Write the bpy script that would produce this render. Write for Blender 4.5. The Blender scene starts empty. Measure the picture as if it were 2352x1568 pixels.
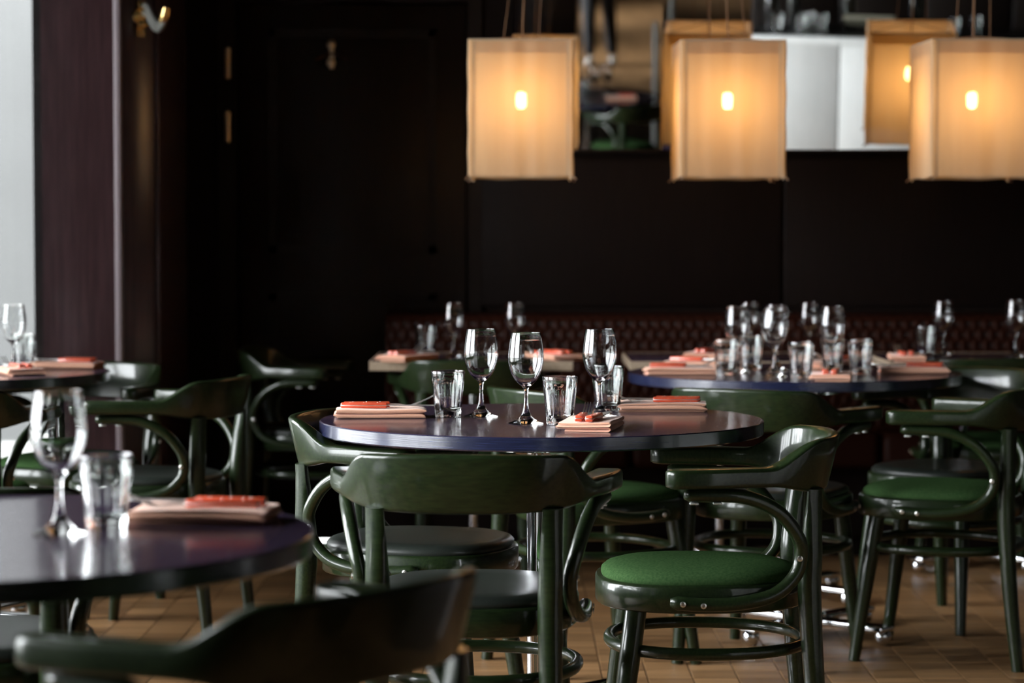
import bpy, bmesh, math, random
from mathutils import Vector, Matrix
random.seed(7)
sc = bpy.context.scene
COL = sc.collection

# ------------------------------------------------------------------ camera
CAM_H = 1.18
PITCH = math.atan(250 / 5553.0)
cam_d = bpy.data.cameras.new('camera')
cam_d.sensor_width = 36.0
cam_d.lens = 85.0
cam_d.clip_start = 0.05
cam_d.clip_end = 200
cam_d.dof.use_dof = True
cam_d.dof.focus_distance = 5.25
cam_d.dof.aperture_fstop = 3.2
cam = bpy.data.objects.new('camera', cam_d)
COL.objects.link(cam)
cam.location = (0, 0, CAM_H)
cam.rotation_euler = (math.radians(90) - PITCH, 0, 0)
sc.camera = cam

# ------------------------------------------------------------------ daylight
world = bpy.data.worlds.new('overcast_sky')
sc.world = world
world.use_nodes = True
bg = world.node_tree.nodes['Background']
bg.inputs[0].default_value = (0.93, 0.97, 1.0, 1)
bg.inputs[1].default_value = 30.0

sc.view_settings.view_transform = 'Standard'
sc.view_settings.look = 'None'
sc.view_settings.exposure = 0.0
sc.view_settings.gamma = 1.0
sc.view_settings.use_curve_mapping = False
cy = sc.cycles
cy.use_denoising = True
cy.max_bounces = 14
cy.transmission_bounces = 12
cy.transparent_max_bounces = 16
cy.caustics_reflective = False
cy.caustics_refractive = False
cy.sample_clamp_indirect = 20.0


def portal(loc, sx, sy, rot):
    l = bpy.data.lights.new('window_daylight_portal', 'AREA')
    l.shape = 'RECTANGLE'
    l.size, l.size_y = sx, sy
    l.cycles.is_portal = True
    o = bpy.data.objects.new('window_daylight_portal', l)
    COL.objects.link(o)
    o.location = loc
    o.rotation_euler = rot
    return o


R = math.radians
XL, XR, YF, YB, ZC = -2.9, 3.3, -18.0, 9.2, 3.05          # room shell
WIN_L = [(-15.0, -12.4), (-9.6, -7.0), (2.7, 4.9), (5.3, 7.5)]     # bays of the glazed left wall
WZ0, WZ1 = 0.32, 2.85
for a, b in WIN_L:
    portal((XL - 0.02, (a + b) / 2, (WZ0 + WZ1) / 2), WZ1 - WZ0, b - a, (0, R(-90), 0))
portal(((XL - 1.70) / 2, 8.72, 1.6), 1.2, 2.7, (R(-90), 0, 0))

# ------------------------------------------------------------------ helpers
F_PX = 5553.0


def ray(px, py):
    x = (px - 1176) / F_PX
    y = (784 - py) / F_PX
    c, s = math.cos(PITCH), math.sin(PITCH)
    return Vector((x, c + y * s, -s + y * c))


def on_z(px, py, z):
    """point of the horizontal plane z seen at a pixel of the photograph"""
    d = ray(px, py)
    t = (z - CAM_H) / d.z
    return Vector((d.x * t, d.y * t, z))


def at_y(px, py, Y):
    d = ray(px, py)
    t = Y / d.y
    return Vector((d.x * t, Y, CAM_H + d.z * t))


def smooth(me, ang=40):
    me.polygons.foreach_set('use_smooth', [True] * len(me.polygons))
    me.set_sharp_from_angle(angle=R(ang))
    me.update()
    return me


def mesh(name, vs, fs, sm=True, ang=40):
    me = bpy.data.meshes.new(name)
    me.from_pydata([tuple(v) for v in vs], [], fs)
    me.validate()
    bm = bmesh.new()
    bm.from_mesh(me)
    bmesh.ops.recalc_face_normals(bm, faces=bm.faces)
    bm.to_mesh(me)
    bm.free()
    if sm:
        smooth(me, ang)
    return me


def join(name, parts, sm=True, ang=40):
    vs, fs = [], []
    for v, f in parts:
        o = len(vs)
        vs += list(v)
        fs += [tuple(i + o for i in q) for q in f]
    return mesh(name, vs, fs, sm, ang)


def g_box(x0, x1, y0, y1, z0, z1):
    v = [(x, y, z) for z in (z0, z1) for y in (y0, y1) for x in (x0, x1)]
    f = [(0, 2, 3, 1), (4, 5, 7, 6), (0, 1, 5, 4), (2, 6, 7, 3), (0, 4, 6, 2), (1, 3, 7, 5)]
    return v, f


def box_mesh(name, x0, x1, y0, y1, z0, z1, bev=0.0, seg=2):
    me = bpy.data.meshes.new(name)
    bm = bmesh.new()
    v, f = g_box(x0, x1, y0, y1, z0, z1)
    bv = [bm.verts.new(p) for p in v]
    for q in f:
        bm.faces.new([bv[i] for i in q])
    bmesh.ops.recalc_face_normals(bm, faces=bm.faces)
    if bev > 0:
        bmesh.ops.bevel(bm, geom=bm.edges[:], offset=bev, segments=seg, affect='EDGES', profile=0.5)
    bm.to_mesh(me)
    bm.free()
    return smooth(me, 50 if bev else 30)


def g_lathe(prof, n=32, closed=False):
    """prof: list of (r, z); revolve about z"""
    vs, fs = [], []
    rings = []
    for r, z in prof:
        if r < 1e-6:
            vs.append((0, 0, z))
            rings.append([len(vs) - 1])
        else:
            rings.append(list(range(len(vs), len(vs) + n)))
            vs += [(r * math.cos(2 * math.pi * k / n), r * math.sin(2 * math.pi * k / n), z) for k in range(n)]
    pairs = list(zip(rings[:-1], rings[1:]))
    if closed:
        pairs.append((rings[-1], rings[0]))
    for a, b in pairs:
        for k in range(n):
            k2 = (k + 1) % n
            if len(a) == 1 and len(b) == 1:
                continue
            if len(a) == 1:
                fs.append((a[0], b[k], b[k2]))
            elif len(b) == 1:
                fs.append((a[k], b[0], a[k2]))
            else:
                fs.append((a[k], b[k], b[k2], a[k2]))
    return vs, fs


def catmull(pts, n):
    pts = [Vector(p) for p in pts]
    P = [pts[0] * 2 - pts[1]] + pts + [pts[-1] * 2 - pts[-2]]
    out = []
    m = len(pts) - 1
    for i in range(n + 1):
        u = i / n * m
        k = min(int(u), m - 1)
        t = u - k
        a, b, c, d = P[k], P[k + 1], P[k + 2], P[k + 3]
        out.append(0.5 * ((2 * b) + (c - a) * t + (2 * a - 5 * b + 4 * c - d) * t * t + (3 * b - a - 3 * c + d) * t ** 3))
    return out


def g_tube(pts, rad, n=10, closed=False, cap=True, power=None):
    """sweep a round (or superelliptic) section along pts; rad: number or function of 0..1"""
    pts = [Vector(p) for p in pts]
    m = len(pts)
    vs, fs = [], []
    ref = None
    for i, p in enumerate(pts):
        if closed:
            t = pts[(i + 1) % m] - pts[i - 1]
        else:
            t = pts[min(i + 1, m - 1)] - pts[max(i - 1, 0)]
        t.normalize()
        if ref is None:
            ref = Vector((0, 0, 1)) if abs(t.z) < 0.9 else Vector((0, 1, 0))
        a = (ref - t * ref.dot(t)).normalized()
        ref = a
        b = t.cross(a)
        s = i / max(m - 1, 1)
        r = rad(s) if callable(rad) else rad
        e = power(s) if power else 2.0
        for k in range(n):
            th = 2 * math.pi * k / n
            c_, s_ = math.cos(th), math.sin(th)
            q = (abs(c_) ** e + abs(s_) ** e) ** (-1.0 / e)
            vs.append(p + (a * c_ + b * s_) * (r * q))
    M = m if closed else m - 1
    for i in range(M):
        for k in range(n):
            i2, k2 = (i + 1) % m, (k + 1) % n
            fs.append((i * n + k, i * n + k2, i2 * n + k2, i2 * n + k))
    if cap and not closed:
        fs.append(tuple(range(n - 1, -1, -1)))
        fs.append(tuple((m - 1) * n + k for k in range(n)))
    return vs, fs


def xf(g, M):
    v, f = g
    return [M @ Vector(p) for p in v], f


def link(name, me, mat=None, parent=None, loc=None, rot=None):
    if mat is not None and not me.materials:
        me.materials.append(mat)
    o = bpy.data.objects.new(name, me)
    COL.objects.link(o)
    if parent is not None:
        o.parent = parent
    if loc is not None:
        o.location = loc
    if rot is not None:
        o.rotation_euler = rot
    return o


def tag(o, label, cat, group=None):
    o['label'] = label
    o['category'] = cat
    if group:
        o['group'] = group
    return o


def thing(name, label, cat, loc=(0, 0, 0), rz=0.0, group=None):
    o = bpy.data.objects.new(name, None)
    o.empty_display_size = 0.1
    COL.objects.link(o)
    o.location = loc
    o.rotation_euler = (0, 0, rz)
    return tag(o, label, cat, group)


def struct(name, me, mat, parent=None):
    o = link(name, me, mat, parent)
    if parent is None:
        o['kind'] = 'structure'
    return o


KIDS = {}


def copy_thing(src, label, loc, rz, group=None):
    """copy a thing with its parts and their sub-parts"""
    r = src.copy()
    COL.objects.link(r)
    r.location = loc
    r.rotation_euler = (0, 0, rz)
    r['label'] = label
    if group:
        r['group'] = group
    for ch in src.children:
        c = ch.copy()
        COL.objects.link(c)
        c.parent = r
        for g in ch.children:
            d = g.copy()
            COL.objects.link(d)
            d.parent = c
    return r


# ------------------------------------------------------------------ materials
def new_mat(name):
    m = bpy.data.materials.new(name)
    m.use_nodes = True
    nt = m.node_tree
    b = nt.nodes['Principled BSDF']
    return m, nt, b


def simple(name, col, rough=0.5, metal=0.0, spec=0.5, coat=0.0, sheen=0.0, crough=0.05):
    m, nt, b = new_mat(name)
    b.inputs['Base Color'].default_value = (*col, 1)
    b.inputs['Roughness'].default_value = rough
    b.inputs['Metallic'].default_value = metal
    b.inputs['Specular IOR Level'].default_value = spec
    b.inputs['Coat Weight'].default_value = coat
    b.inputs['Coat Roughness'].default_value = crough
    b.inputs['Sheen Weight'].default_value = sheen
    return m


def grain(name, c1, c2, rough=0.35, coat=0.3, scale=(3, 40, 40), spec=0.5, bump=0.05, crough=0.12, noise=3.0, sheen=0.0, world_space=False, detail=6.0):
    """wood or cloth: two tones mixed by a stretched noise, with a fine bump of the same"""
    m, nt, b = new_mat(name)
    N, L = nt.nodes, nt.links
    if world_space:
        g = N.new('ShaderNodeNewGeometry')
        src = g.outputs['Position']
    else:
        g = N.new('ShaderNodeTexCoord')
        src = g.outputs['Object']
    mp = N.new('ShaderNodeMapping')
    mp.inputs['Scale'].default_value = scale
    L.new(src, mp.inputs['Vector'])
    nz = N.new('ShaderNodeTexNoise')
    nz.inputs['Scale'].default_value = noise
    nz.inputs['Detail'].default_value = detail
    L.new(mp.outputs[0], nz.inputs['Vector'])
    rp = N.new('ShaderNodeValToRGB')
    rp.color_ramp.elements[0].position = 0.32
    rp.color_ramp.elements[1].position = 0.68
    rp.color_ramp.elements[0].color = (*c1, 1)
    rp.color_ramp.elements[1].color = (*c2, 1)
    L.new(nz.outputs['Fac'], rp.inputs[0])
    L.new(rp.outputs[0], b.inputs['Base Color'])
    b.inputs['Roughness'].default_value = rough
    b.inputs['Specular IOR Level'].default_value = spec
    b.inputs['Coat Weight'].default_value = coat
    b.inputs['Coat Roughness'].default_value = crough
    b.inputs['Sheen Weight'].default_value = sheen
    if bump:
        bp = N.new('ShaderNodeBump')
        bp.inputs['Strength'].default_value = bump
        bp.inputs['Distance'].default_value = 0.002
        L.new(nz.outputs['Fac'], bp.inputs['Height'])
        L.new(bp.outputs[0], b.inputs['Normal'])
    return m


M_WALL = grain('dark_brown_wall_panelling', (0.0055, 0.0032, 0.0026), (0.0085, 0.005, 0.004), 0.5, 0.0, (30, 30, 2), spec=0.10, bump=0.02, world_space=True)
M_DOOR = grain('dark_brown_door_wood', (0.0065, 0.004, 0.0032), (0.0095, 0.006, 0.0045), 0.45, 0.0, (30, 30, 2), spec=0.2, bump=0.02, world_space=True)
M_PIER = grain('aubergine_stained_oak', (0.045, 0.021, 0.024), (0.082, 0.041, 0.046), 0.32, 0.8, (22, 22, 1.6), spec=0.5, bump=0.08, crough=0.18, world_space=True)
M_BEAD = simple('satin_bead_window_highlight', (0.34, 0.28, 0.30), 0.3)  # paler than the oak: the window's highlight on the edge is in this colour
M_CEIL = simple('dark_ceiling_paint', (0.05, 0.045, 0.04), 0.8, spec=0.2)
M_PLASTER = simple('warm_grey_plaster', (0.10, 0.09, 0.08), 0.8, spec=0.2)
M_FRAME = simple('dark_window_frame_paint', (0.035, 0.025, 0.025), 0.4)
M_GREEN = grain('green_stained_beech', (0.0055, 0.0120, 0.0038), (0.0145, 0.0260, 0.0080), 0.36, 0.55, (10, 60, 60), spec=0.2, bump=0.05, crough=0.09)
M_VELVET = grain('green_velour', (0.028, 0.064, 0.022), (0.048, 0.092, 0.034), 0.9, 0.0, (60, 60, 60), spec=0.0, bump=0.15, sheen=0.0)
M_LEATHER = grain('black_green_leather', (0.012, 0.016, 0.013), (0.020, 0.024, 0.020), 0.38, 0.1, (90, 90, 90), spec=0.35, bump=0.10, crough=0.3)
M_TOP = grain('navy_aubergine_lacquered_oak_top', (0.020, 0.014, 0.034), (0.056, 0.034, 0.060), 0.25, 0.5, (5, 60, 60), spec=0.5, bump=0.08, crough=0.10)
M_EDGE = grain('navy_lacquered_table_edge', (0.008, 0.010, 0.030), (0.014, 0.018, 0.052), 0.26, 0.8, (4, 4, 120), spec=0.5, bump=0.08, crough=0.15)
M_CHROME = simple('polished_chrome', (0.72, 0.73, 0.75), 0.08, 1.0)
M_STEEL = simple('brushed_cutlery_steel', (0.78, 0.77, 0.75), 0.36, 1.0)
M_BRASS = simple('polished_brass', (0.75, 0.50, 0.20), 0.25, 1.0)
M_HINGE = simple('worn_satin_brass', (0.72, 0.60, 0.42), 0.5, 1.0)
M_SCREW = simple('satin_steel_screw', (0.75, 0.74, 0.70), 0.3, 1.0)
M_GLIDE = simple('black_rubber_glide', (0.012, 0.012, 0.012), 0.6)
M_LINEN = grain('peach_linen', (0.72, 0.36, 0.23), (0.80, 0.44, 0.30), 0.85, 0.0, (260, 260, 260), spec=0.2, bump=0.12, sheen=0.3)
M_ORANGE = grain('orange_red_acetate', (0.68, 0.085, 0.035), (0.80, 0.13, 0.06), 0.3, 0.4, (30, 30, 30), spec=0.5, bump=0.0)
M_OXBLOOD = grain('oxblood_leather', (0.014, 0.0036, 0.0018), (0.026, 0.0065, 0.0032), 0.55, 0.0, (50, 50, 50), spec=0.10, bump=0.05, crough=0.3)
M_BUTTON = simple('near_black_leather_button', (0.006, 0.003, 0.003), 0.5)
M_BEIGE = grain('beige_table_edging', (0.34, 0.26, 0.18), (0.42, 0.33, 0.24), 0.5, 0.1, (40, 40, 40))
M_WHITE = grain('white_bar_panel_paint', (0.74, 0.76, 0.75), (0.80, 0.81, 0.80), 0.4, 0.2, (6, 6, 2), bump=0.0)
M_BLACKTOP = simple('black_counter_stone', (0.012, 0.013, 0.013), 0.2)
M_PALE = simple('pale_grey_metal', (0.55, 0.58, 0.55), 0.4, 0.3)
M_PORCELAIN = simple('grey_glazed_hook_arm', (0.20, 0.20, 0.18), 0.35, 0.3)


def glass_mat(name, col=(1, 1, 1), ior=1.5, rough=0.0):
    m, nt, b = new_mat(name)
    b.inputs['Base Color'].default_value = (*col, 1)
    b.inputs['Roughness'].default_value = rough
    b.inputs['Transmission Weight'].default_value = 1.0
    b.inputs['IOR'].default_value = ior
    return m


M_GLASS = glass_mat('clear_crystal_glass', (0.98, 0.99, 0.99))
M_TUMBLER = glass_mat('pressed_tumbler_glass', (0.96, 0.985, 0.975))
M_BOTTLE = glass_mat('smoky_bottle_glass', (0.20, 0.22, 0.18))


def pane_mat():
    m, nt, b = new_mat('window_pane_glass')
    N, L = nt.nodes, nt.links
    N.remove(b)
    tr = N.new('ShaderNodeBsdfTransparent')
    gl = N.new('ShaderNodeBsdfGlossy')
    gl.inputs['Roughness'].default_value = 0.0
    fr = N.new('ShaderNodeFresnel')
    fr.inputs['IOR'].default_value = 1.45
    mx = N.new('ShaderNodeMixShader')
    L.new(fr.outputs[0], mx.inputs[0])
    L.new(tr.outputs[0], mx.inputs[1])
    L.new(gl.outputs[0], mx.inputs[2])
    L.new(mx.outputs[0], N['Material Output'].inputs[0])
    return m


M_PANE = pane_mat()
M_MIRROR = simple('silvered_mirror', (0.88, 0.89, 0.88), 0.0, 1.0)


def lantern_mat(name, clear):
    m, nt, b = new_mat(name)
    N, L = nt.nodes, nt.links
    N.remove(b)
    tc = N.new('ShaderNodeTexCoord')
    nz = N.new('ShaderNodeTexNoise')
    nz.inputs['Scale'].default_value = 9.0
    mp = N.new('ShaderNodeMapping')
    mp.inputs['Scale'].default_value = (2.2, 2.2, 0.35)
    L.new(tc.outputs['Object'], mp.inputs[0])
    L.new(mp.outputs[0], nz.inputs['Vector'])
    rp = N.new('ShaderNodeValToRGB')
    rp.color_ramp.elements[0].color = (0.66, 0.50, 0.33, 1)
    rp.color_ramp.elements[1].color = (0.80, 0.66, 0.47, 1)
    L.new(nz.outputs['Fac'], rp.inputs[0])
    df = N.new('ShaderNodeBsdfDiffuse')
    tl = N.new('ShaderNodeBsdfTranslucent')
    tp = N.new('ShaderNodeBsdfTransparent')
    L.new(rp.outputs[0], df.inputs[0])
    L.new(rp.outputs[0], tl.inputs[0])
    a = N.new('ShaderNodeMixShader')
    a.inputs[0].default_value = 0.62
    L.new(df.outputs[0], a.inputs[1])
    L.new(tl.outputs[0], a.inputs[2])
    c = N.new('ShaderNodeMixShader')
    c.inputs[0].default_value = clear
    L.new(a.outputs[0], c.inputs[1])
    L.new(tp.outputs[0], c.inputs[2])
    L.new(c.outputs[0], N['Material Output'].inputs[0])
    return m


M_SILK = lantern_mat('cream_lantern_cloth', 0.05)
M_HEM = lantern_mat('cream_lantern_hem', 0.0)
M_ROD = simple('cream_cloth_covered_rod', (0.55, 0.42, 0.28), 0.8)
M_CORD = simple('brown_textile_cord', (0.22, 0.12, 0.06), 0.8)


def emit(name, col, s):
    m, nt, b = new_mat(name)
    N, L = nt.nodes, nt.links
    N.remove(b)
    e = N.new('ShaderNodeEmission')
    e.inputs[0].default_value = (*col, 1)
    e.inputs[1].default_value = s
    L.new(e.outputs[0], N['Material Output'].inputs[0])
    return m


M_BULB = emit('glowing_filament_bulb', (1.0, 0.55, 0.19), 130.0)


def floor_mat():
    """mosaic parquet: tone per square, five fingers per square, direction by square"""
    m, nt, b = new_mat('oak_mosaic_parquet')
    N, L = nt.nodes, nt.links
    g = N.new('ShaderNodeNewGeometry')
    sn = N.new('ShaderNodeVectorMath')
    sn.operation = 'SNAP'
    sn.inputs[1].default_value = (0.12, 0.024, 10)
    L.new(g.outputs['Position'], sn.inputs[0])
    wn = N.new('ShaderNodeTexWhiteNoise')
    L.new(sn.outputs[0], wn.inputs['Vector'])
    s2 = N.new('ShaderNodeVectorMath')
    s2.operation = 'SNAP'
    s2.inputs[1].default_value = (0.12, 0.12, 10)
    L.new(g.outputs['Position'], s2.inputs[0])
    w2 = N.new('ShaderNodeTexWhiteNoise')
    L.new(s2.outputs[0], w2.inputs['Vector'])
    mp = N.new('ShaderNodeMapping')
    mp.inputs['Scale'].default_value = (6, 60, 1)
    L.new(g.outputs['Position'], mp.inputs[0])
    nz = N.new('ShaderNodeTexNoise')
    nz.inputs['Scale'].default_value = 3.0
    nz.inputs['Detail'].default_value = 4
    L.new(mp.outputs[0], nz.inputs['Vector'])
    a1 = N.new('ShaderNodeMath'); a1.operation = 'MULTIPLY_ADD'
    a1.inputs[1].default_value = 0.30
    L.new(wn.outputs['Value'], a1.inputs[0])
    a2 = N.new('ShaderNodeMath'); a2.operation = 'MULTIPLY_ADD'
    a2.inputs[1].default_value = 0.40
    L.new(w2.outputs['Value'], a2.inputs[0])
    a3 = N.new('ShaderNodeMath'); a3.operation = 'MULTIPLY'
    a3.inputs[1].default_value = 0.30
    L.new(nz.outputs['Fac'], a3.inputs[0])
    L.new(a3.outputs[0], a2.inputs[2])
    L.new(a2.outputs[0], a1.inputs[2])
    rp = N.new('ShaderNodeValToRGB')
    rp.color_ramp.elements[0].position = 0.15
    rp.color_ramp.elements[1].position = 0.9
    rp.color_ramp.elements[0].color = (0.13, 0.064, 0.027, 1)
    rp.color_ramp.elements[1].color = (0.45, 0.25, 0.11, 1)
    L.new(a1.outputs[0], rp.inputs[0])
    L.new(rp.outputs[0], b.inputs['Base Color'])
    b.inputs['Roughness'].default_value = 0.42
    b.inputs['Specular IOR Level'].default_value = 0.35
    return m


M_FLOOR = floor_mat()
M_GAP = simple('dark_parquet_joint', (0.02, 0.011, 0.006), 0.8)
M_PAVE = simple('grey_street_paving', (0.22, 0.22, 0.21), 0.9)
M_FACADE = grain('added_facade_grey', (0.047, 0.048, 0.047), (0.052, 0.053, 0.052), 0.9, 0.0, (1, 1, 1), bump=0.0)  # added facade, grey kept low so the narrow window stays below white

# ------------------------------------------------------------------ the room
# floor: dark sub-floor with raised parquet squares
floor = struct('floor', box_mesh('floor', XL, XR, YF, YB, -0.10, -0.002), M_GAP)
S = 0.12


def in_view(x, y):
    if y < 2.0:
        return False
    dz = -CAM_H
    c, s = math.cos(PITCH), math.sin(PITCH)
    f = y * c - dz * s
    u = (y * s + dz * c) / f * F_PX
    return abs(x / f * F_PX) < 1176 + 40 and abs(u) < 784 + 25


cells = []
for i in range(int(XL / S) - 1, int(XR / S) + 1):
    for j in range(int(YF / S) - 1, int(YB / S) + 1):
        x, y = (i + 0.5) * S, (j + 0.5) * S
        if XL + 0.05 < x < XR - 0.05 and YF + 0.05 < y < YB - 0.05:
            cells.append((x, y))
vis = sorted([c for c in cells if in_view(*c)], key=lambda c: c[1])[:300]
vis_set = set(vis)
h_ = S / 2 - 0.0012


def g_tile(x, y):
    b = 0.0015
    v = [(x + sx * h_, y + sy * h_, -0.002) for sx, sy in ((-1, -1), (1, -1), (1, 1), (-1, 1))]
    v += [(x + sx * h_, y + sy * h_, -b * 0.6) for sx, sy in ((-1, -1), (1, -1), (1, 1), (-1, 1))]
    v += [(x + sx * (h_ - b), y + sy * (h_ - b), 0.0) for sx, sy in ((-1, -1), (1, -1), (1, 1), (-1, 1))]
    f = [(8, 9, 10, 11)]
    for k in range(4):
        k2 = (k + 1) % 4
        f += [(k, k2, 4 + k2, 4 + k), (4 + k, 4 + k2, 8 + k2, 8 + k)]
    return v, f


tile_me = join('parquet_square', [g_tile(0, 0)], sm=False)
tile_me.materials.append(M_FLOOR)
for x, y in vis:
    o = bpy.data.objects.new('parquet_square', tile_me)
    COL.objects.link(o)
    o.parent = floor
    o.location = (x, y, 0)
rest = link('parquet_field', join('parquet_field', [g_tile(*c) for c in cells if c not in vis_set], sm=False), M_FLOOR, floor)
rest['kind'] = 'stuff'

struct('ceiling', box_mesh('ceiling', XL - 0.2, XR + 0.2, YF - 0.2, YB + 0.2, ZC, ZC + 0.15), M_CEIL)

# back wall of dark panelling, with the door opening
D0, D1, DZ = -1.045, -0.167, 2.05
parts = [g_box(-1.45, D0, YB, YB + 0.2, 0, ZC), g_box(D0, D1, YB, YB + 0.2, DZ, ZC), g_box(D1, XR, YB, YB + 0.2, 0, ZC), g_box(D0, D1, YB + 0.15, YB + 0.2, 0, DZ)]
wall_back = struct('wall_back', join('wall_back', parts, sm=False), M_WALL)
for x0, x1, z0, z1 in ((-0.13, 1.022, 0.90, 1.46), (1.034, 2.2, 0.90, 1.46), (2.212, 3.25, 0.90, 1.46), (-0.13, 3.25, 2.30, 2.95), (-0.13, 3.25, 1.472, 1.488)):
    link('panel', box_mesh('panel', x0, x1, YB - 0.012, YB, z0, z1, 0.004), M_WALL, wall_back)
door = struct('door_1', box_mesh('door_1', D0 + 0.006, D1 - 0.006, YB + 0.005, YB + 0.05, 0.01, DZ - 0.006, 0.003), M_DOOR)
for z0, z1 in ((0.25, 0.95), (1.1, 1.95)):
    fr = []
    for a, b, c, d in ((D0 + 0.12, D1 - 0.12, z0, z0 + 0.03), (D0 + 0.12, D1 - 0.12, z1 - 0.03, z1), (D0 + 0.12, D0 + 0.15, z0, z1), (D1 - 0.15, D1 - 0.12, z0, z1)):
        fr.append(g_box(a, b, YB - 0.002, YB + 0.006, c, d))
    link('door_moulding', join('door_moulding', fr, sm=False), M_DOOR, door)
for py in (145, 291):
    p = at_y(523, py, YB - 0.02)
    hg = g_lathe([(0, -0.062), (0.006, -0.06), (0.012, -0.055), (0.012, -0.002), (0.009, 0), (0.012, 0.002), (0.012, 0.055), (0.006, 0.06), (0, 0.062)], 12)
    link('hinge', join('hinge', [hg]), M_HINGE, door, loc=p)
tr = [g_box(D0 - 0.07, D0, YB - 0.014, YB, 0, DZ + 0.07), g_box(D1, D1 + 0.05, YB - 0.014, YB, 0, DZ + 0.07), g_box(D0, D1, YB - 0.014, YB, DZ, DZ + 0.07)]
struct('trim_1', join('trim_1', tr, sm=False), M_DOOR)
struct('baseboard_back', box_mesh('baseboard_back', D1 + 0.06, XR, YB - 0.02, YB, 0, 0.11, 0.004), M_WALL)

# pier between the window and the dark wall
foot = [(-1.625, 8.37), (-1.350, 8.37), (-1.343, 8.3725), (-1.240, 8.468), (-1.236, 8.476), (-1.236, YB + 0.2), (-1.625, YB + 0.2)]
nf = len(foot)
pier = struct('wall_pier', mesh('wall_pier', [(x, y, z) for z in (0, ZC) for x, y in foot], [tuple(range(nf)), tuple(range(2 * nf - 1, nf - 1, -1))] + [(k, (k + 1) % nf, nf + (k + 1) % nf, nf + k) for k in range(nf)], ang=30), M_PIER)
link('corner_bead', box_mesh('corner_bead', -1.372, -1.345, 8.350, 8.372, 0.0, ZC, 0.009, 4), M_BEAD, pier)
link('side_bead', box_mesh('side_bead', -1.246, -1.230, 8.458, 8.474, 0.0, ZC, 0.006, 3), M_PIER, pier)
link('skirting', box_mesh('skirting', -1.62, -1.345, 8.355, 8.37, 0.0, 0.12, 0.004), M_PIER, pier)


def window(name, axis, a, b, pos, nmul, dirn):
    """frame with mullions and one pane per bay; axis 'y' for a wall at x=pos, 'x' for a wall at y=pos"""
    t = 0.05
    fr = []

    def bx(u0, u1, z0, z1, d0, d1):
        if axis == 'y':
            return g_box(min(pos + d0, pos + d1), max(pos + d0, pos + d1), u0, u1, z0, z1)
        return g_box(u0, u1, min(pos + d0, pos + d1), max(pos + d0, pos + d1), z0, z1)
    fr += [bx(a, b, WZ0, WZ0 + t, 0, 0.07 * dirn), bx(a, b, WZ1 - t, WZ1, 0, 0.07 * dirn)]
    us = [a + (b - a) * k / nmul for k in range(nmul + 1)]
    for k, u in enumerate(us):
        w = t / 2
        fr.append(bx(max(a, u - w), min(b, u + w), WZ0 + t, WZ1 - t, 0, 0.07 * dirn))
    w_ = struct(name, join(name, fr, sm=False), M_FRAME)
    for k in range(nmul):
        link('pane', join('pane', [bx(us[k] + 0.02, us[k + 1] - 0.02, WZ0 + t - 0.01, WZ1 - t + 0.01, 0.03 * dirn, 0.034 * dirn)], sm=False), M_PANE, w_)
    return w_


# glazed left wall
wl = []
edges = [YF] + [v for ab in WIN_L for v in ab] + [8.72]
for k in range(0, len(edges), 2):
    wl.append(g_box(XL - 0.2, XL, edges[k], edges[k + 1], WZ0, WZ1))
wl += [g_box(XL - 0.2, XL, YF, 8.72, 0, WZ0), g_box(XL - 0.2, XL, YF, 8.72, WZ1, ZC)]
struct('wall_left', join('wall_left', wl, sm=False), M_PLASTER)
for k, (a, b) in enumerate(WIN_L):
    window('window_%d' % (k + 1), 'y', a, b, XL - 0.09, 4, 1)
struct('wall_front', box_mesh('wall_front', XL, XR, YF - 0.2, YF, 0, ZC), M_PLASTER)
struct('wall_right', box_mesh('wall_right', XR, XR + 0.2, YF, YB + 0.2, 0, ZC), M_WALL)
# narrow full-height window left of the pier
WZ0, WZ1 = 0.06, 2.95
w8 = window('window_5', 'x', XL, -1.66, 8.72, 1, -1)
struct('trim_2', box_mesh('trim_2', -1.70, -1.615, 8.60, 8.80, 0, ZC, 0.004), M_FRAME)
# outside: paving, and an added facade that tones down the narrow window
struct('ground_outside', box_mesh('ground_outside', -30, 30, -40, 40, -0.5, -0.14), M_PAVE)
fac = thing('added_facade', 'plain grey facade, added to tone down the window left of the wooden pier', 'added_facade', (-3.4, 11.2, -0.14))
link('wall', box_mesh('wall', -3.6, 2.0, 0, 0.4, 0, 5.0), M_FACADE, fac)
link('plinth', box_mesh('plinth', -3.6, 2.0, -0.03, 0, 0, 0.35), M_PAVE, fac)

# pillar in the middle of the room, seen in the mirror
pl = struct('wall_pillar', box_mesh('wall_pillar', -0.86, -0.27, -3.4, -2.9, 0, ZC, 0.01), M_PIER)

# ------------------------------------------------------------------ mirrors
def make_mirror(x0, x1, tilt, yaw, label):
    t = thing('wall_mirror', label, 'mirror', ((x0 + x1) / 2, YB - 0.075, 1.493))
    t.rotation_euler = (R(tilt), 0, R(yaw))
    w = (x1 - x0) / 2
    link('mirror_glass', box_mesh('mirror_glass', -w, w, -0.004, 0.0, 0, 1.1), M_MIRROR, t)
    link('backing_board', box_mesh('backing_board', -w, w, 0.001, 0.016, 0.004, 1.1), M_DOOR, t)
    link('ledge', box_mesh('ledge', -w, w, -0.006, 0.02, -0.012, 0.0, 0.002), M_DOOR, t)
    return t


make_mirror(0.004, 0.565, 5.0, -2.0, 'narrow tilted wall mirror showing dark trouser legs, behind the left lantern')
make_mirror(0.567, 2.6, 6.7, -2.4, 'wide tilted wall mirror showing the white bar, behind the two right lanterns')

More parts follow.
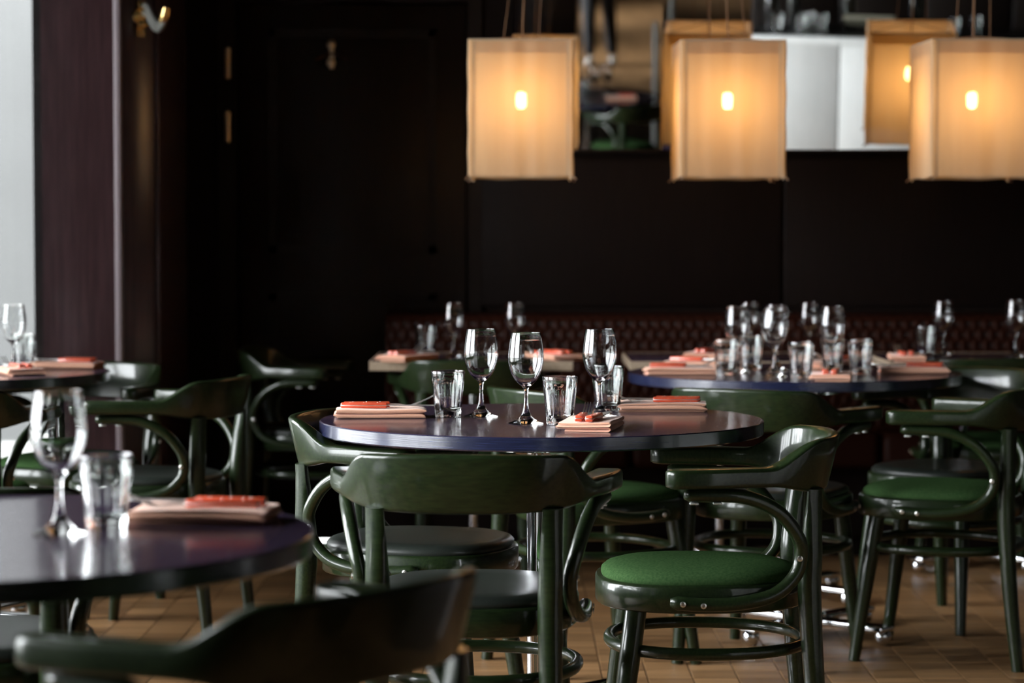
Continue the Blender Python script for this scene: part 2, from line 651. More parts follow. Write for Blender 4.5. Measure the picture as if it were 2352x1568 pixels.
# ------------------------------------------------------------------ bentwood armchair
def rail_geo():
    """curved back panel running out into flat arms"""
    half = [(0, -0.258), (0.095, -0.250), (0.166, -0.222), (0.213, -0.170), (0.243, -0.100), (0.263, -0.020), (0.276, 0.048), (0.282, 0.096)]
    full = [(-x, y, 0) for x, y in half[::-1]] + [(x, y, 0) for x, y in half[1:]]
    n = 84
    pts = catmull(full, n)
    L = [0.0]
    for a, b in zip(pts[:-1], pts[1:]):
        L.append(L[-1] + (b - a).length)
    tot = L[-1]

    def sm(e0, e1, x):
        t = min(1, max(0, (x - e0) / (e1 - e0)))
        return t * t * (3 - 2 * t)
    vs, fs = [], []
    K = 16
    for i, p in enumerate(pts):
        t = (pts[min(i + 1, n)] - pts[max(i - 1, 0)]).normalized()
        nrm = Vector((t.y, -t.x, 0))           # outward
        s = abs(L[i] - tot / 2)                 # distance from the middle of the back
        e = tot / 2 - s                          # distance to the tip
        k = sm(0.185, 0.305, s)                  # 0 back, 1 arm
        crown = 0.004 * math.cos(min(1, s / 0.2) * math.pi / 2)
        zt = 0.757 * (1 - k) + 0.703 * k + crown
        zb = (0.648 * (1 - k) + 0.664 * k) - crown
        h = 0.0125 * (1 - k) + 0.024 * k
        pad = sm(0.32, 0.42, s)
        h *= 1 + 0.22 * pad
        off = -0.010 * k
        r = 0.0085
        if e < 0.03:                             # rounded paddle end
            q = math.sqrt(max(0.0, 1 - (1 - e / 0.03) ** 2))
            h = max(0.004, h * (0.25 + 0.75 * q))
            zt -= 0.004 * (1 - q)
            zb += 0.004 * (1 - q)
        r = min(r, h * 0.9)
        lean = 0.014 * (1 - k)
        ring = []
        for cx, cz, a0 in ((h - r, zt - r, 0), (-h + r, zt - r, 90), (-h + r, zb + r, 180), (h - r, zb + r, 270)):
            for q in range(K // 4):
                a = R(a0 + 90 * q / (K // 4 - 1))
                ring.append((cx + r * math.cos(a), cz + r * math.sin(a)))
        for a, z in ring:
            le = lean * (z - 0.70) / 0.06
            w = p + nrm * (a + off + le)
            vs.append((w.x, w.y, z))
    for i in range(n):
        for q in range(K):
            q2 = (q + 1) % K
            fs.append((i * K + q, i * K + q2, (i + 1) * K + q2, (i + 1) * K + q))
    fs.append(tuple(range(K)))
    fs.append(tuple(n * K + q for q in range(K - 1, -1, -1)))
    return vs, fs


def sup(a, b0, b1, e, n=56):
    """rounded seat outline: half width a, from b0 (back) to b1 (front)"""
    out = []
    cy_, by = (b0 + b1) / 2, (b1 - b0) / 2
    for k in range(n):
        th = 2 * math.pi * k / n
        c, s = math.cos(th), math.sin(th)
        q = (abs(c) ** e + abs(s) ** e) ** (-1.0 / e)
        x, y = a * c * q, by * s * q
        x *= 1 + 0.05 * (y / by)               # a little wider at the front
        out.append((x, y + cy_))
    return out


def g_layers(outline_fn, layers):
    """stack of outlines: layers = [(inset, z)], closed at the ends with fans"""
    vs, fs = [], []
    n = None
    base = outline_fn(0)
    cx = sum(p[0] for p in base) / len(base)
    cyy = sum(p[1] for p in base) / len(base)
    for ins, z in layers:
        ol = outline_fn(ins)
        n = len(ol)
        vs += [(x, y, z) for x, y in ol]
    for i in range(len(layers) - 1):
        for k in range(n):
            k2 = (k + 1) % n
            fs.append((i * n + k, i * n + k2, (i + 1) * n + k2, (i + 1) * n + k))
    vs.append((cx, cyy, layers[0][1]))
    vs.append((cx, cyy, layers[-1][1]))
    a, b = len(vs) - 2, len(vs) - 1
    m = (len(layers) - 1) * n
    for k in range(n):
        k2 = (k + 1) % n
        fs.append((a, k2, k))
        fs.append((b, m + k, m + k2))
    return vs, fs


def seat_outline(ins):
    return sup(0.210 - ins, -0.212 + ins, 0.230 - ins, 2.5)


CH = {}
CH['rail'] = join('crest_rail', [rail_geo()], ang=60)
CH['frame'] = join('seat_frame', [g_layers(seat_outline, [(0.030, 0.400), (0.004, 0.400), (0, 0.404), (0, 0.450), (0.003, 0.455), (0.016, 0.457), (0.020, 0.452)])], ang=50)
CH['velvet'] = join('seat_pad', [g_layers(seat_outline, [(0.016, 0.450), (0.012, 0.458), (0.013, 0.466), (0.022, 0.474), (0.045, 0.481), (0.085, 0.486), (0.14, 0.488)])], ang=80)
CH['leather'] = join('seat_pad', [g_layers(seat_outline, [(0.016, 0.450), (0.010, 0.458), (0.010, 0.466), (0.018, 0.474), (0.032, 0.478), (0.085, 0.476), (0.14, 0.473)])], ang=80)
CH['rear'] = {}
CH['fore'] = {}
CH['arm'] = {}
CH['glide_r'] = {}
for sgn in (-1, 1):
    def mx(p, s=sgn):
        return (p[0] * s, p[1], p[2])
    pts = catmull([mx(p) for p in ((0.178, -0.245, 0.0), (0.171, -0.222, 0.20), (0.166, -0.207, 0.42), (0.168, -0.210, 0.54), (0.172, -0.2165, 0.654))], 22)
    gl_ = g_tube(pts, lambda s: 0.0165 + 0.0080 * min(1, s / 0.5) - 0.003 * max(0, s - 0.7) / 0.3, 14, power=lambda s: 2.0 + 1.6 * max(0, s - 0.66) / 0.34)
    nv = Vector((0.62 * sgn, -0.785, 0))
    lv = []
    for i, v in enumerate(gl_[0]):
        c0 = pts[i // 14]
        f_ = min(1.0, max(0.0, (c0.z - 0.50) / 0.14))
        d_ = (v - c0).dot(nv)
        lv.append(v - nv * d_ * 0.42 * f_)
    CH['rear'][sgn] = join('leg', [(lv, gl_[1])], ang=55)
    pts = catmull([mx(p) for p in ((0.186, 0.205, 0.0), (0.170, 0.178, 0.20), (0.152, 0.150, 0.41))], 14)
    CH['fore'][sgn] = join('leg', [g_tube(pts, lambda s: 0.0155 + 0.0070 * min(1, s / 0.7), 14)], ang=55)
    pts = catmull([mx(p) for p in ((0.264, 0.060, 0.650), (0.257, 0.005, 0.6495), (0.245, -0.070, 0.643), (0.230, -0.135, 0.612), (0.214, -0.176, 0.560), (0.204, -0.184, 0.520), (0.204, -0.172, 0.478), (0.2125, -0.130, 0.441), (0.222, -0.060, 0.424), (0.2245, 0.020, 0.421), (0.2225, 0.085, 0.426))], 44)
    CH['arm'][sgn] = join('arm_support', [g_tube(pts, lambda s: 0.0145 * (1 - 0.45 * max(0, abs(s - 0.5) - 0.485) / 0.015), 12)], ang=70)
ring = [(x, y, 0.316) for x, y in sup(0.208, -0.212, 0.200, 2.25, 48)]
CH['ring'] = join('stretcher_ring', [g_tube(ring, 0.0130, 10, closed=True)], ang=70)
CH['screw'] = join('screw', [g_lathe([(0, 0.0025), (0.0022, 0.0025), (0.0026, 0.0012), (0.0034, 0.0032), (0.0058, 0.0022), (0.0062, 0), (0.0, 0)], 12)])
CH['rivet_pad'] = box_mesh('fixing_pad', -0.006, 0.006, -0.009, 0.009, -0.004, 0, 0.001, 1)
for k in ('rail', 'frame', 'ring'):
    CH[k].materials.append(M_GREEN)
for sgn in (-1, 1):
    for k in ('rear', 'fore', 'arm'):
        CH[k][sgn].materials.append(M_GREEN)
CH['velvet'].materials.append(M_VELVET)
CH['leather'].materials.append(M_LEATHER)
CH['screw'].materials.append(M_SCREW)
CH['rivet_pad'].materials.append(M_PALE)


def make_chair(kind, label, group):
    t = thing('bentwood_armchair', label, 'chair', group=group)
    p = link('seat_pad', CH[kind], None, t)
    p['label'] = 'green velour seat pad' if kind == 'velvet' else 'dark leather seat pad'
    link('seat_frame', CH['frame'], None, t)
    link('crest_rail', CH['rail'], None, t)
    for s in (-1, 1):
        link('leg', CH['rear'][s], None, t)
        link('leg', CH['fore'][s], None, t)
        a = link('arm_support', CH['arm'][s], None, t)
        for q in ((0.2385, 0.060, 0.424), (0.2395, 0.018, 0.421)):
            link('screw', CH['screw'], None, a, (q[0] * s, q[1], q[2]), (0, R(90 * s), 0))
        link('screw', CH['screw'], None, a, (0.2185 * s, -0.180, 0.515), (0, R(90 * s), 0))
        for x, y in ((0.2615, 0.040), (0.2555, -0.008)):
            link('fixing_pad', CH['rivet_pad'], None, a, (x * s, y, 0.6345))
    r = link('stretcher_ring', CH['ring'], None, t)
    for x, y, rz in ((0.148, -0.178, 0), (-0.148, -0.178, 0)):
        link('screw', CH['screw'], None, r, (x, y + 0.0105, 0.316), (R(-90), 0, 0))
    return t


GA, GB, GC_, GD, GE = 'armchairs at the front centre table', 'armchairs at the right round table', 'armchairs at the near left table', 'armchairs at the far left table', 'armchairs at the banquette tables'
protos = {}


def chair(kind, x, y, hx, hy, label, group):
    rz = math.atan2(-hx, hy)               # local +y turned to (hx, hy)
    if kind not in protos:
        c = make_chair(kind, label, group)
        c.location = (x, y, 0)
        c.rotation_euler = (0, 0, rz)
        protos[kind] = c
        return c
    return copy_thing(protos[kind], label, (x, y, 0), rz, group)


chair('leather', -0.078, 4.83, 0.07, 1.0, 'green bentwood armchair with dark leather seat, its back to the viewer, before the centre table', GA)
chair('velvet', 0.408, 5.13, -1.0, 0.0, 'green bentwood armchair with green velour seat, seen side-on, right of the centre table', GA)
chair('leather', -0.222, 5.60, 0.95, -0.31, 'green bentwood armchair with dark leather seat half hidden left of the centre table', GA)
chair('velvet', 0.232, 6.63, 0.85, 0.53, 'green velour armchair turned to the right, between the centre and right tables', GB)
chair('leather', 0.722, 6.72, 0.45, 0.89, 'green armchair with dark seat pushed under the front of the right round table', GB)
chair('velvet', 1.205, 6.72, -0.92, 0.39, 'green velour armchair nearest the right picture edge, facing the right round table', GB)
chair('leather', 1.322, 7.32, -0.69, -0.72, 'armchair behind the right round table with pale window glare on its inner back', GB)
chair('velvet', -0.345, 3.035, -0.80, 0.60, 'blurred dark green armchair in the near left foreground, nearest the viewer', GC_)
chair('leather', -0.945, 4.225, -0.05, 1.0, 'green armchair standing behind the near left table, its leg showing under the top', GC_)
chair('leather', -1.062, 7.10, -0.97, 0.24, 'dark green armchair right of the far left table, its outer back to the viewer', GD)
chair('velvet', -1.395, 7.61, -0.40, -0.92, 'armchair with pale blue glare on its back, right behind the far left table', GD)
chair('velvet', -1.56, 6.72, 0.05, 1.0, 'armchair with bright green seat at the left picture edge before the far left table', GD)
chair('velvet', -0.13, 8.22, 0.0, 1.0, 'green armchair tucked under the left square banquette table', GE)
chair('velvet', 1.62, 8.30, 0.0, 1.0, 'green armchair tucked under the right square banquette table', GE)
chair('leather', -0.72, 8.80, 0.99, -0.1, 'dim armchair in the dark corner left of the banquette', GE)
chair('velvet', 0.25, 1.62, -0.6, -0.8, 'green velour armchair seen only in the narrow mirror', 'armchairs by the viewer')

# ------------------------------------------------------------------ round tables
TOP_Z = 0.75


def disc_top(r, th):
    return g_lathe([(0, TOP_Z - th), (r - 0.004, TOP_Z - th), (r, TOP_Z - th + 0.004), (r, TOP_Z - 0.002), (r - 0.0015, TOP_Z - 0.0005), (r - 0.003, TOP_Z), (0, TOP_Z)], 128)


TB = {}
rr = 0.512
TB['top'] = join('tabletop', [g_lathe([(0, TOP_Z - 0.012), (rr - 0.002, TOP_Z - 0.012), (rr - 0.002, TOP_Z - 0.0015), (rr - 0.0035, TOP_Z), (0, TOP_Z)], 128)], ang=40)
TB['edge'] = join('edge_band', [g_lathe([(rr - 0.05, TOP_Z - 0.031), (rr - 0.003, TOP_Z - 0.031), (rr, TOP_Z - 0.028), (rr, TOP_Z - 0.002), (rr - 0.0012, TOP_Z - 0.0006), (rr - 0.0022, TOP_Z - 0.0012), (rr - 0.0022, TOP_Z - 0.012), (rr - 0.05, TOP_Z - 0.012)], 128, closed=True)], ang=40)
TB['under'] = join('underside', [g_lathe([(0, TOP_Z - 0.030), (rr - 0.05, TOP_Z - 0.030), (rr - 0.05, TOP_Z - 0.012), (0, TOP_Z - 0.012)], 96)], ang=30)
TB['col'] = join('column', [g_lathe([(0, 0.055), (0.0165, 0.055), (0.0165, 0.700), (0.05, 0.703), (0.09, 0.712), (0.09, 0.7195), (0, 0.7195)], 24)], ang=40)
TB['collar'] = join('collar', [g_lathe([(0, 0.03), (0.05, 0.03), (0.05, 0.062), (0.03, 0.072), (0.018, 0.085), (0, 0.085)], 24)], ang=40)
arm = box_mesh('base_arm', 0.03, 0.285, -0.030, 0.030, 0.040, 0.056, 0.004, 2)
TB['arm'] = arm
TB['ball'] = join('ball_foot', [g_lathe([(0.0, 0.0)] + [(0.026 * math.sin(math.pi * k / 10), 0.026 - 0.026 * math.cos(math.pi * k / 10)) for k in range(1, 10)] + [(0.0, 0.052)], 16)], ang=80)
for k, m in (('top', M_TOP), ('edge', M_EDGE), ('under', M_EDGE), ('col', M_CHROME), ('collar', M_CHROME), ('arm', M_CHROME), ('ball', M_CHROME)):
    TB[k].materials.append(m)


def round_table(x, y, ped, label, rz=0.0, group='round restaurant tables'):
    t = thing('round_table', label, 'table', (x, y, 0), rz, group)
    link('tabletop', TB['top'], None, t)
    link('edge_band', TB['edge'], None, t)['label'] = 'navy lacquered table edge'
    link('underside', TB['under'], None, t)
    for px, py in ped:
        c = link('column', TB['col'], None, t, (px, py, 0))
        link('collar', TB['collar'], None, c)
        for k in range(4):
            a = R(45 + 90 * k)
            ar = link('base_arm', TB['arm'], None, t, (px, py, 0), (0, 0, a))
            link('ball_foot', TB['ball'], None, ar, (0.268, 0, 0))
    return t


PED = ((0.0, -0.36), (0.0, 0.36))
round_table(0.068, 5.575, ((-0.02, -0.36), (0.02, 0.30)), 'round dark table with navy edge set for dinner at the picture centre')
round_table(0.872, 7.46, ((0.0, -0.40), (0.0, 0.34)), 'round navy-edged table crowded with glasses at the right')
round_table(-0.797, 3.45, ((0.0, 0.0),), 'blurred round table in the near left foreground with its broad navy edge', R(20))
round_table(-1.765, 7.48, PED, 'round navy-edged table before the bright window at the far left', R(25))
round_table(-0.03, 1.20, ((0.0, 0.0),), 'round table seen only in the narrow mirror', R(10))


# square banquette tables
def square_table(x, y, w, d, label):
    t = thing('square_table', label, 'table', (x, y, 0), 0, 'square tables along the banquette')
    link('tabletop', box_mesh('tabletop', -w / 2 + 0.004, w / 2 - 0.004, -d / 2 + 0.004, d / 2 - 0.004, 0.722, 0.75, 0.002), M_TOP, t)
    e = [g_box(-w / 2, w / 2, -d / 2, -d / 2 + 0.004, 0.720, 0.7505), g_box(-w / 2, w / 2, d / 2 - 0.004, d / 2, 0.720, 0.7505), g_box(-w / 2, -w / 2 + 0.004, -d / 2 + 0.004, d / 2 - 0.004, 0.720, 0.7505), g_box(w / 2 - 0.004, w / 2, -d / 2 + 0.004, d / 2 - 0.004, 0.720, 0.7505)]
    link('edge_band', join('edge_band', e, sm=False), M_BEIGE, t)['label'] = 'pale beige table edge'
    link('column', TB['col'], None, t, (0, 0.17, 0))
    for k in range(4):
        ar = link('base_arm', TB['arm'], None, t, (0, 0.17, 0), (0, 0, R(45 + 90 * k)))
        link('ball_foot', TB['ball'], None, ar, (0.268, 0, 0))
    return t


EX, GX, FX, EY = -0.137, 0.735, 1.60, 8.37
square_table(EX, EY, 0.68, 0.62, 'square banquette table with pale edge under the left lantern')
square_table(GX, EY, 0.68, 0.62, 'square banquette table behind the crowded right round table')
square_table(FX, EY, 0.68, 0.62, 'square banquette table under the right lantern')

# ------------------------------------------------------------------ banquette
bq = thing('banquette', 'oxblood leather button-tufted banquette along the dark back wall', 'bench', (0, 0, 0))
bx0, bx1 = -0.47, 3.2
A_, B_ = 0.042, 0.080
ZT, ZB = 0.872, 0.44


def tuft(x, z):
    s = abs(math.sin(math.pi * (x / A_ + z / B_)) * math.sin(math.pi * (x / A_ - z / B_)))
    return 0.009 * s ** 0.5


nx_, nz_ = 800, 48
vs, fs = [], []
yb = 8.985
for j in range(nz_ + 1):
    v = j / nz_
    z = ZB + (ZT - ZB) * v
    for i in range(nx_ + 1):
        x = bx0 + (bx1 - bx0) * i / nx_
        d = tuft(x, z)
        d += 0.02 * (1 - max(0, (v - 0.93) / 0.07) ** 2)
        vs.append((x, yb - d + 0.09 * (v - 0.5), z))
for j in range(nz_):
    for i in range(nx_):
        a = j * (nx_ + 1) + i
        fs.append((a, a + 1, a + nx_ + 2, a + nx_ + 1))
link('backrest', mesh('backrest', vs, fs, ang=180), M_OXBLOOD, bq)
link('backrest_core', join('backrest_core', [([(bx0, yb - 0.035, ZB), (bx1, yb - 0.035, ZB), (bx1, yb + 0.045, ZT), (bx0, yb + 0.045, ZT), (bx0, YB - 0.02, ZB), (bx1, YB - 0.02, ZB), (bx1, YB - 0.02, ZT + 0.006), (bx0, YB - 0.02, ZT + 0.006)], [(0, 1, 2, 3), (4, 7, 6, 5), (3, 2, 6, 7), (0, 4, 5, 1), (0, 3, 7, 4), (1, 5, 6, 2)])], sm=False), M_OXBLOOD, bq)
xs = bx0
k = 0
while xs < bx1 - 0.1:
    link('seat_cushion', box_mesh('seat_cushion', xs + 0.004, min(xs + 0.9, bx1) - 0.004, 8.66, 8.97, 0.33, 0.46, 0.03, 4), M_OXBLOOD, bq)
    xs += 0.9
link('base', box_mesh('base', bx0, bx1, 8.76, YB - 0.03, 0.08, 0.33), M_WALL, bq)
link('toe_kick', box_mesh('toe_kick', bx0 + 0.02, bx1, 8.80, YB - 0.05, 0.0, 0.08), M_WALL, bq)
btn = join('tuft_button', [g_lathe([(0, 0.006), (0.005, 0.0052), (0.0085, 0.002), (0.0095, -0.002), (0, -0.003)], 10)], ang=70)
btn.materials.append(M_BUTTON)
rows = sorted({round(k * B_ / 2, 5) for k in range(int(ZB / B_ * 2), int(ZT / B_ * 2) + 1)}, reverse=True)
nb = 0
for z in rows:
    m = round(z / (B_ / 2))
    if z > ZT - 0.03 or nb > 230:
        continue
    x = math.ceil(bx0 / A_) * A_ + (A_ / 2 if m % 2 else 0)
    while x < 2.6:
        if x > bx0 + 0.02:
            v = (z - ZB) / (ZT - ZB)
            link('tuft_button', btn, None, bq, (x, yb - 0.018 + 0.09 * (v - 0.5), z), (R(90), 0, 0))
            nb += 1
        x += A_

# ------------------------------------------------------------------ glassware
def wine_geo():
    out = [(0.0, 0.0), (0.036, 0.0), (0.0395, 0.0006), (0.0402, 0.0016), (0.0385, 0.0026), (0.030, 0.0052), (0.020, 0.0105), (0.0125, 0.018), (0.0078, 0.028), (0.0052, 0.041), (0.0042, 0.058), (0.0043, 0.070), (0.0056, 0.0785), (0.0085, 0.0835),
           (0.0165, 0.090), (0.0250, 0.0985), (0.0325, 0.111), (0.0378, 0.126), (0.0402, 0.141), (0.0403, 0.152), (0.0390, 0.168), (0.0366, 0.186), (0.0334, 0.2035), (0.0331, 0.2050)]
    inn = [(0.0325, 0.2050), (0.0322, 0.2035), (0.0355, 0.186), (0.0379, 0.168), (0.0392, 0.152), (0.0391, 0.141), (0.0367, 0.127), (0.0314, 0.1125), (0.0238, 0.1005), (0.0150, 0.0925), (0.0070, 0.0885), (0.0, 0.0875)]
    return g_lathe(out + inn, 40)


def tumbler_geo():
    n = 96
    zs = [(0.0, 0), (0.001, 0), (0.004, 0), (0.012, 0), (0.0165, 0), (0.019, .3), (0.024, 1), (0.04, 1), (0.06, 1), (0.076, 1), (0.082, .7), (0.086, .2), (0.089, 0), (0.098, 0), (0.1065, 0), (0.108, 0)]
    vs, fs = [], []
    rings = []
    for i, (z, fl) in enumerate(zs):
        r0 = 0.0295 + 0.0105 * (z / 0.108) ** 0.9
        if i == 0:
            r0 -= 0.0012
        if i == len(zs) - 1:
            r0 -= 0.0006
        row = []
        for k in range(n):
            th = 2 * math.pi * k / n
            d = fl * 0.0016 * abs(math.sin(6 * th)) ** 1.0
            if z < 0.016:
                d = 0.0007 * (1 if (k // 2) % 2 else 0) * (1 if 0.002 < z < 0.014 else 0)
            row.append(len(vs))
            vs.append(((r0 - d) * math.cos(th), (r0 - d) * math.sin(th), z))
        rings.append(row)
    for z, t in ((0.1082, 0.0016), (0.105, 0.0021), (0.085, 0.0026), (0.05, 0.0042), (0.022, 0.0052), (0.0165, 0.0075), (0.0150, 0.013)):
        r0 = 0.0295 + 0.0105 * (z / 0.108) ** 0.9 - t
        rings.append(list(range(len(vs), len(vs) + n)))
        vs += [(r0 * math.cos(2 * math.pi * k / n), r0 * math.sin(2 * math.pi * k / n), z) for k in range(n)]
    for a, b in zip(rings[:-1], rings[1:]):
        for k in range(n):
            k2 = (k + 1) % n
            fs.append((a[k], a[k2], b[k2], b[k]))
    vs += [(0, 0, 0.0008), (0, 0, 0.0146)]
    for k in range(n):
        k2 = (k + 1) % n
        fs.append((len(vs) - 2, rings[0][k2], rings[0][k]))
        fs.append((len(vs) - 1, rings[-1][k], rings[-1][k2]))
    return vs, fs


WINE = join('wine_glass', [wine_geo()], ang=60)
WINE.materials.append(M_GLASS)
TUMB = join('tumbler', [tumbler_geo()], ang=35)
TUMB.materials.append(M_TUMBLER)


def wine(x, y, label, group, s=1.0):
    o = link('wine_glass', WINE, None, None, (x, y, TOP_Z + 0.0003), (0, 0, random.uniform(0, 6)))
    o.scale = (s, s, s)
    return tag(o, label, 'wine glass', group)


def tumbler(x, y, label, group):
    o = link('tumbler', TUMB, None, None, (x, y, TOP_Z + 0.0003), (0, 0, random.uniform(0, 6)))
    return tag(o, label, 'tumbler', group)


# ------------------------------------------------------------------ folded napkins and cutlery
def napkin_geo(wid, length, seed, layers=4):
    rnd = random.Random(seed)
    th, gap = 0.0040, 0.0056
    line = []
    for i in range(layers):
        z = 0.0024 + gap * i
        in0 = 0.016 if i == 0 else 0.0
        a, b = -wid / 2 + 0.003, wid / 2 - 0.003
        xs = [a + (b - a) * q / 8 for q in range(9)]
        if i == 0:
            xs = [v for v in xs if v > a + in0 - 0.004] if True else xs
        if i % 2:
            xs = xs[::-1]
        line += [(x, z) for x in xs]
        if i < layers - 1:
            side = b if i % 2 == 0 else a
            sg = 1 if i % 2 == 0 else -1
            for q in (1, 2, 3, 4, 5):
                an = -math.pi / 2 + math.pi * q / 6
                line.append((side + sg * gap / 2 * math.cos(an), z + gap / 2 + gap / 2 * math.sin(an)))
    up, dn = [], []
    for i, p in enumerate(line):
        a = Vector(line[max(0, i - 1)]); b = Vector(line[min(len(line) - 1, i + 1)])
        t = (b - a).normalized()
        n = Vector((-t.y, t.x))
        up.append(Vector(p) + n * th / 2)
        dn.append(Vector(p) - n * th / 2)
    poly = up + dn[::-1]
    m = len(poly)
    ns = 16
    vs, fs = [], []
    ph = rnd.uniform(0, 6)
    for s in range(ns + 1):
        v = s / ns
        y = (v - 0.5) * length
        edge = min(v, 1 - v)
        for p in poly:
            lay = p.y / (gap * layers)
            yy = y * (1 - 0.03 * abs(math.sin(lay * 7 + ph)))
            yy += 0.004 * math.sin(lay * 9 + ph)
            z = p.y + 0.0016 * math.sin(v * 5 + ph + p.x * 30) * lay
            if edge < 0.08:
                z -= 0.0016 * (1 - edge / 0.08) * lay
            x = p.x * (1 + 0.02 * math.sin(v * 4 + ph + lay * 3))
            vs.append((x, yy, max(z, 0.0002)))
    for s in range(ns):
        for k in range(m):
            k2 = (k + 1) % m
            fs.append((s * m + k, s * m + k2, (s + 1) * m + k2, (s + 1) * m + k))
    L_ = len(line)
    for k in range(L_ - 1):
        k2 = m - 1 - k
        fs.append((k, k + 1, k2 - 1, k2))
        o = ns * m
        fs.append((o + k2, o + k2 - 1, o + k + 1, o + k))
    return vs, fs


NAPS = [join('folded_napkin', [napkin_geo(0.115, 0.21, s)], ang=60) for s in (1, 2, 3)]
for n_ in NAPS:
    n_.materials.append(M_LINEN)


def g_bar(pts, w, t, wf=None):
    """flat strip along +y: pts (y, z), width by wf"""
    vs, fs = [], []
    for i, (y, z) in enumerate(pts):
        ww = (wf[i] if wf else w) / 2
        vs += [(-ww, y, z - t / 2), (ww, y, z - t / 2), (ww, y, z + t / 2), (-ww, y, z + t / 2)]
    for i in range(len(pts) - 1):
        for k in range(4):
            k2 = (k + 1) % 4
            fs.append((i * 4 + k, i * 4 + k2, (i + 1) * 4 + k2, (i + 1) * 4 + k))
    fs += [(3, 2, 1, 0), tuple((len(pts) - 1) * 4 + k for k in range(4))]
    return vs, fs


HANDLE = box_mesh('handle', -0.0085, 0.0085, 0.0, 0.108, 0.0, 0.0125, 0.0028, 3)
HANDLE.materials.append(M_ORANGE)
TANG = box_mesh('tang', -0.0088, 0.0088, -0.0004, 0.1085, 0.0053, 0.0072, 0.0005, 1)
TANG.materials.append(M_STEEL)
RIV = join('rivet', [g_lathe([(0, 0.0128), (0.0018, 0.0129), (0.0021, 0.0122), (0, 0.0122)], 10)])
RIV.materials.append(M_STEEL)
zc = 0.0062
FHEAD = join('fork_head', [g_bar([(0.105, zc), (0.122, zc), (0.135, zc - 0.001), (0.148, zc - 0.003), (0.158, zc - 0.003), (0.166, zc)], 0.008, 0.0022, [0.010, 0.006, 0.006, 0.010, 0.021, 0.022])])
FHEAD.materials.append(M_STEEL)
TINE = join('tine', [g_bar([(0.164, zc - 0.0008), (0.180, zc + 0.005), (0.198, zc + 0.013), (0.212, zc + 0.0205)], 0.003, 0.0018, [0.0034, 0.0028, 0.0024, 0.0014])])
TINE.materials.append(M_STEEL)
BLADE = join('blade', [g_bar([(0.106, zc), (0.118, zc), (0.15, zc), (0.19, zc), (0.212, zc), (0.222, zc)], 0.016, 0.0018, [0.010, 0.013, 0.017, 0.018, 0.014, 0.003])])
BLADE.materials.append(M_STEEL)
CUT = {}


def cutlery(kind, loc, rz, label, group, rx=0.0, ry=0.0):
    if kind not in CUT:
        t = thing(kind, label, kind, loc, rz, group)
        h = link('handle', HANDLE, None, t)
        h['label'] = 'orange-red handle'
        link('tang', TANG, None, h)
        for y in (0.022, 0.054, 0.086):
            link('rivet', RIV, None, h, (0, y, 0))
        if kind == 'fork':
            f = link('fork_head', FHEAD, None, t)
            for k in range(4):
                link('tine', TINE, None, f, (-0.0093 + 0.0062 * k, 0, 0))
        else:
            link('blade', BLADE, None, t)
        CUT[kind] = t
    else:
        t = copy_thing(CUT[kind], label, loc, rz, group)
    t.rotation_euler = (rx, ry, rz)
    return t


NH = 0.0222


def setting(x, y, hx, hy, where, k=0, group='place settings', along=0.0, gap=0.024):
    """folded napkin, long side along (hx, hy), with fork and knife on it, tips towards (hx, hy)"""
    rz = math.atan2(-hx, hy)
    o = link('folded_napkin', NAPS[k % 3], None, None, (x, y, TOP_Z + 0.0003), (0, 0, rz))
    tag(o, 'folded peach napkin ' + where, 'napkin', 'folded napkins')
    f = Vector((hx, hy, 0)).normalized()
    s = Vector((f.y, -f.x, 0))
    st = Vector((x, y, TOP_Z + NH)) + f * (-0.085 + along)
    p = st - s * (gap / 2)
    cutlery('fork', p, rz + R(3), 'orange-handled fork on the napkin ' + where, 'orange-handled forks')
    p = st + s * (gap / 2) - f * 0.006
    cutlery('knife', p, rz - R(3), 'orange-handled knife on the napkin ' + where, 'orange-handled knives')


def spot(px, py):
    return on_z(px, py, TOP_Z)


def W(px, py, lab, s=1.0):
    p = spot(px, py)
    return wine(p.x, p.y, 'clear wine glass ' + lab, 'wine glasses', s)


def T(px, py, lab):
    p = spot(px, py)
    return tumbler(p.x, p.y, 'ribbed water tumbler ' + lab, 'water tumblers')


# centre table
W(1105, 957, 'at the back left of the centre table')
W(1208, 973, 'standing foremost in the middle of the centre table')
W(1377, 957, 'on the right of the centre table before a tumbler')
T(1029, 958, 'left on the centre table beside the fork tips')
T(1286, 975, 'at the front of the centre table between two wine glasses')
T(1396, 944, 'behind the right wine glass of the centre table')
p = spot(873, 957); setting(p.x, p.y, 1.0, 0.05, 'at the left of the centre table', 0)
p = spot(1358, 985); setting(p.x, p.y + 0.02, 0.20, 1.0, 'at the front of the centre table', 1, along=-0.01)
p = spot(1522, 943); setting(p.x, p.y, -1.0, 0.06, 'at the right rear of the centre table', 2)
# right round table
W(1693, 856, 'leftmost on the right round table')
W(1778, 865, 'foremost on the right round table')
W(1783, 850, 'just behind the foremost one on the right round table')
W(1911, 858, 'rightmost on the right round table')
T(1668, 862, 'leftmost on the right round table')
T(1725, 851, 'behind the leftmost wine glass of the right round table')
T(1840, 869, 'behind the front napkin of the right round table')
T(1912, 850, 'behind the rightmost wine glass of the right round table')
T(1976, 861, 'rightmost on the right round table')
p = spot(1560, 859); setting(p.x, p.y, 1.0, 0.05, 'at the front left of the right round table', 1)
p = spot(1606, 844); setting(p.x, p.y, 1.0, -0.35, 'at the rear left of the right round table', 2)
p = spot(1910, 873); setting(p.x, p.y + 0.02, 0.16, 1.0, 'at the front of the right round table', 0, along=-0.01)
p = spot(2098, 858); setting(p.x, p.y, -1.0, 0.10, 'at the right of the right round table', 1)
p = spot(1925, 842); setting(p.x, p.y, -0.8, -0.6, 'at the rear of the right round table', 2)
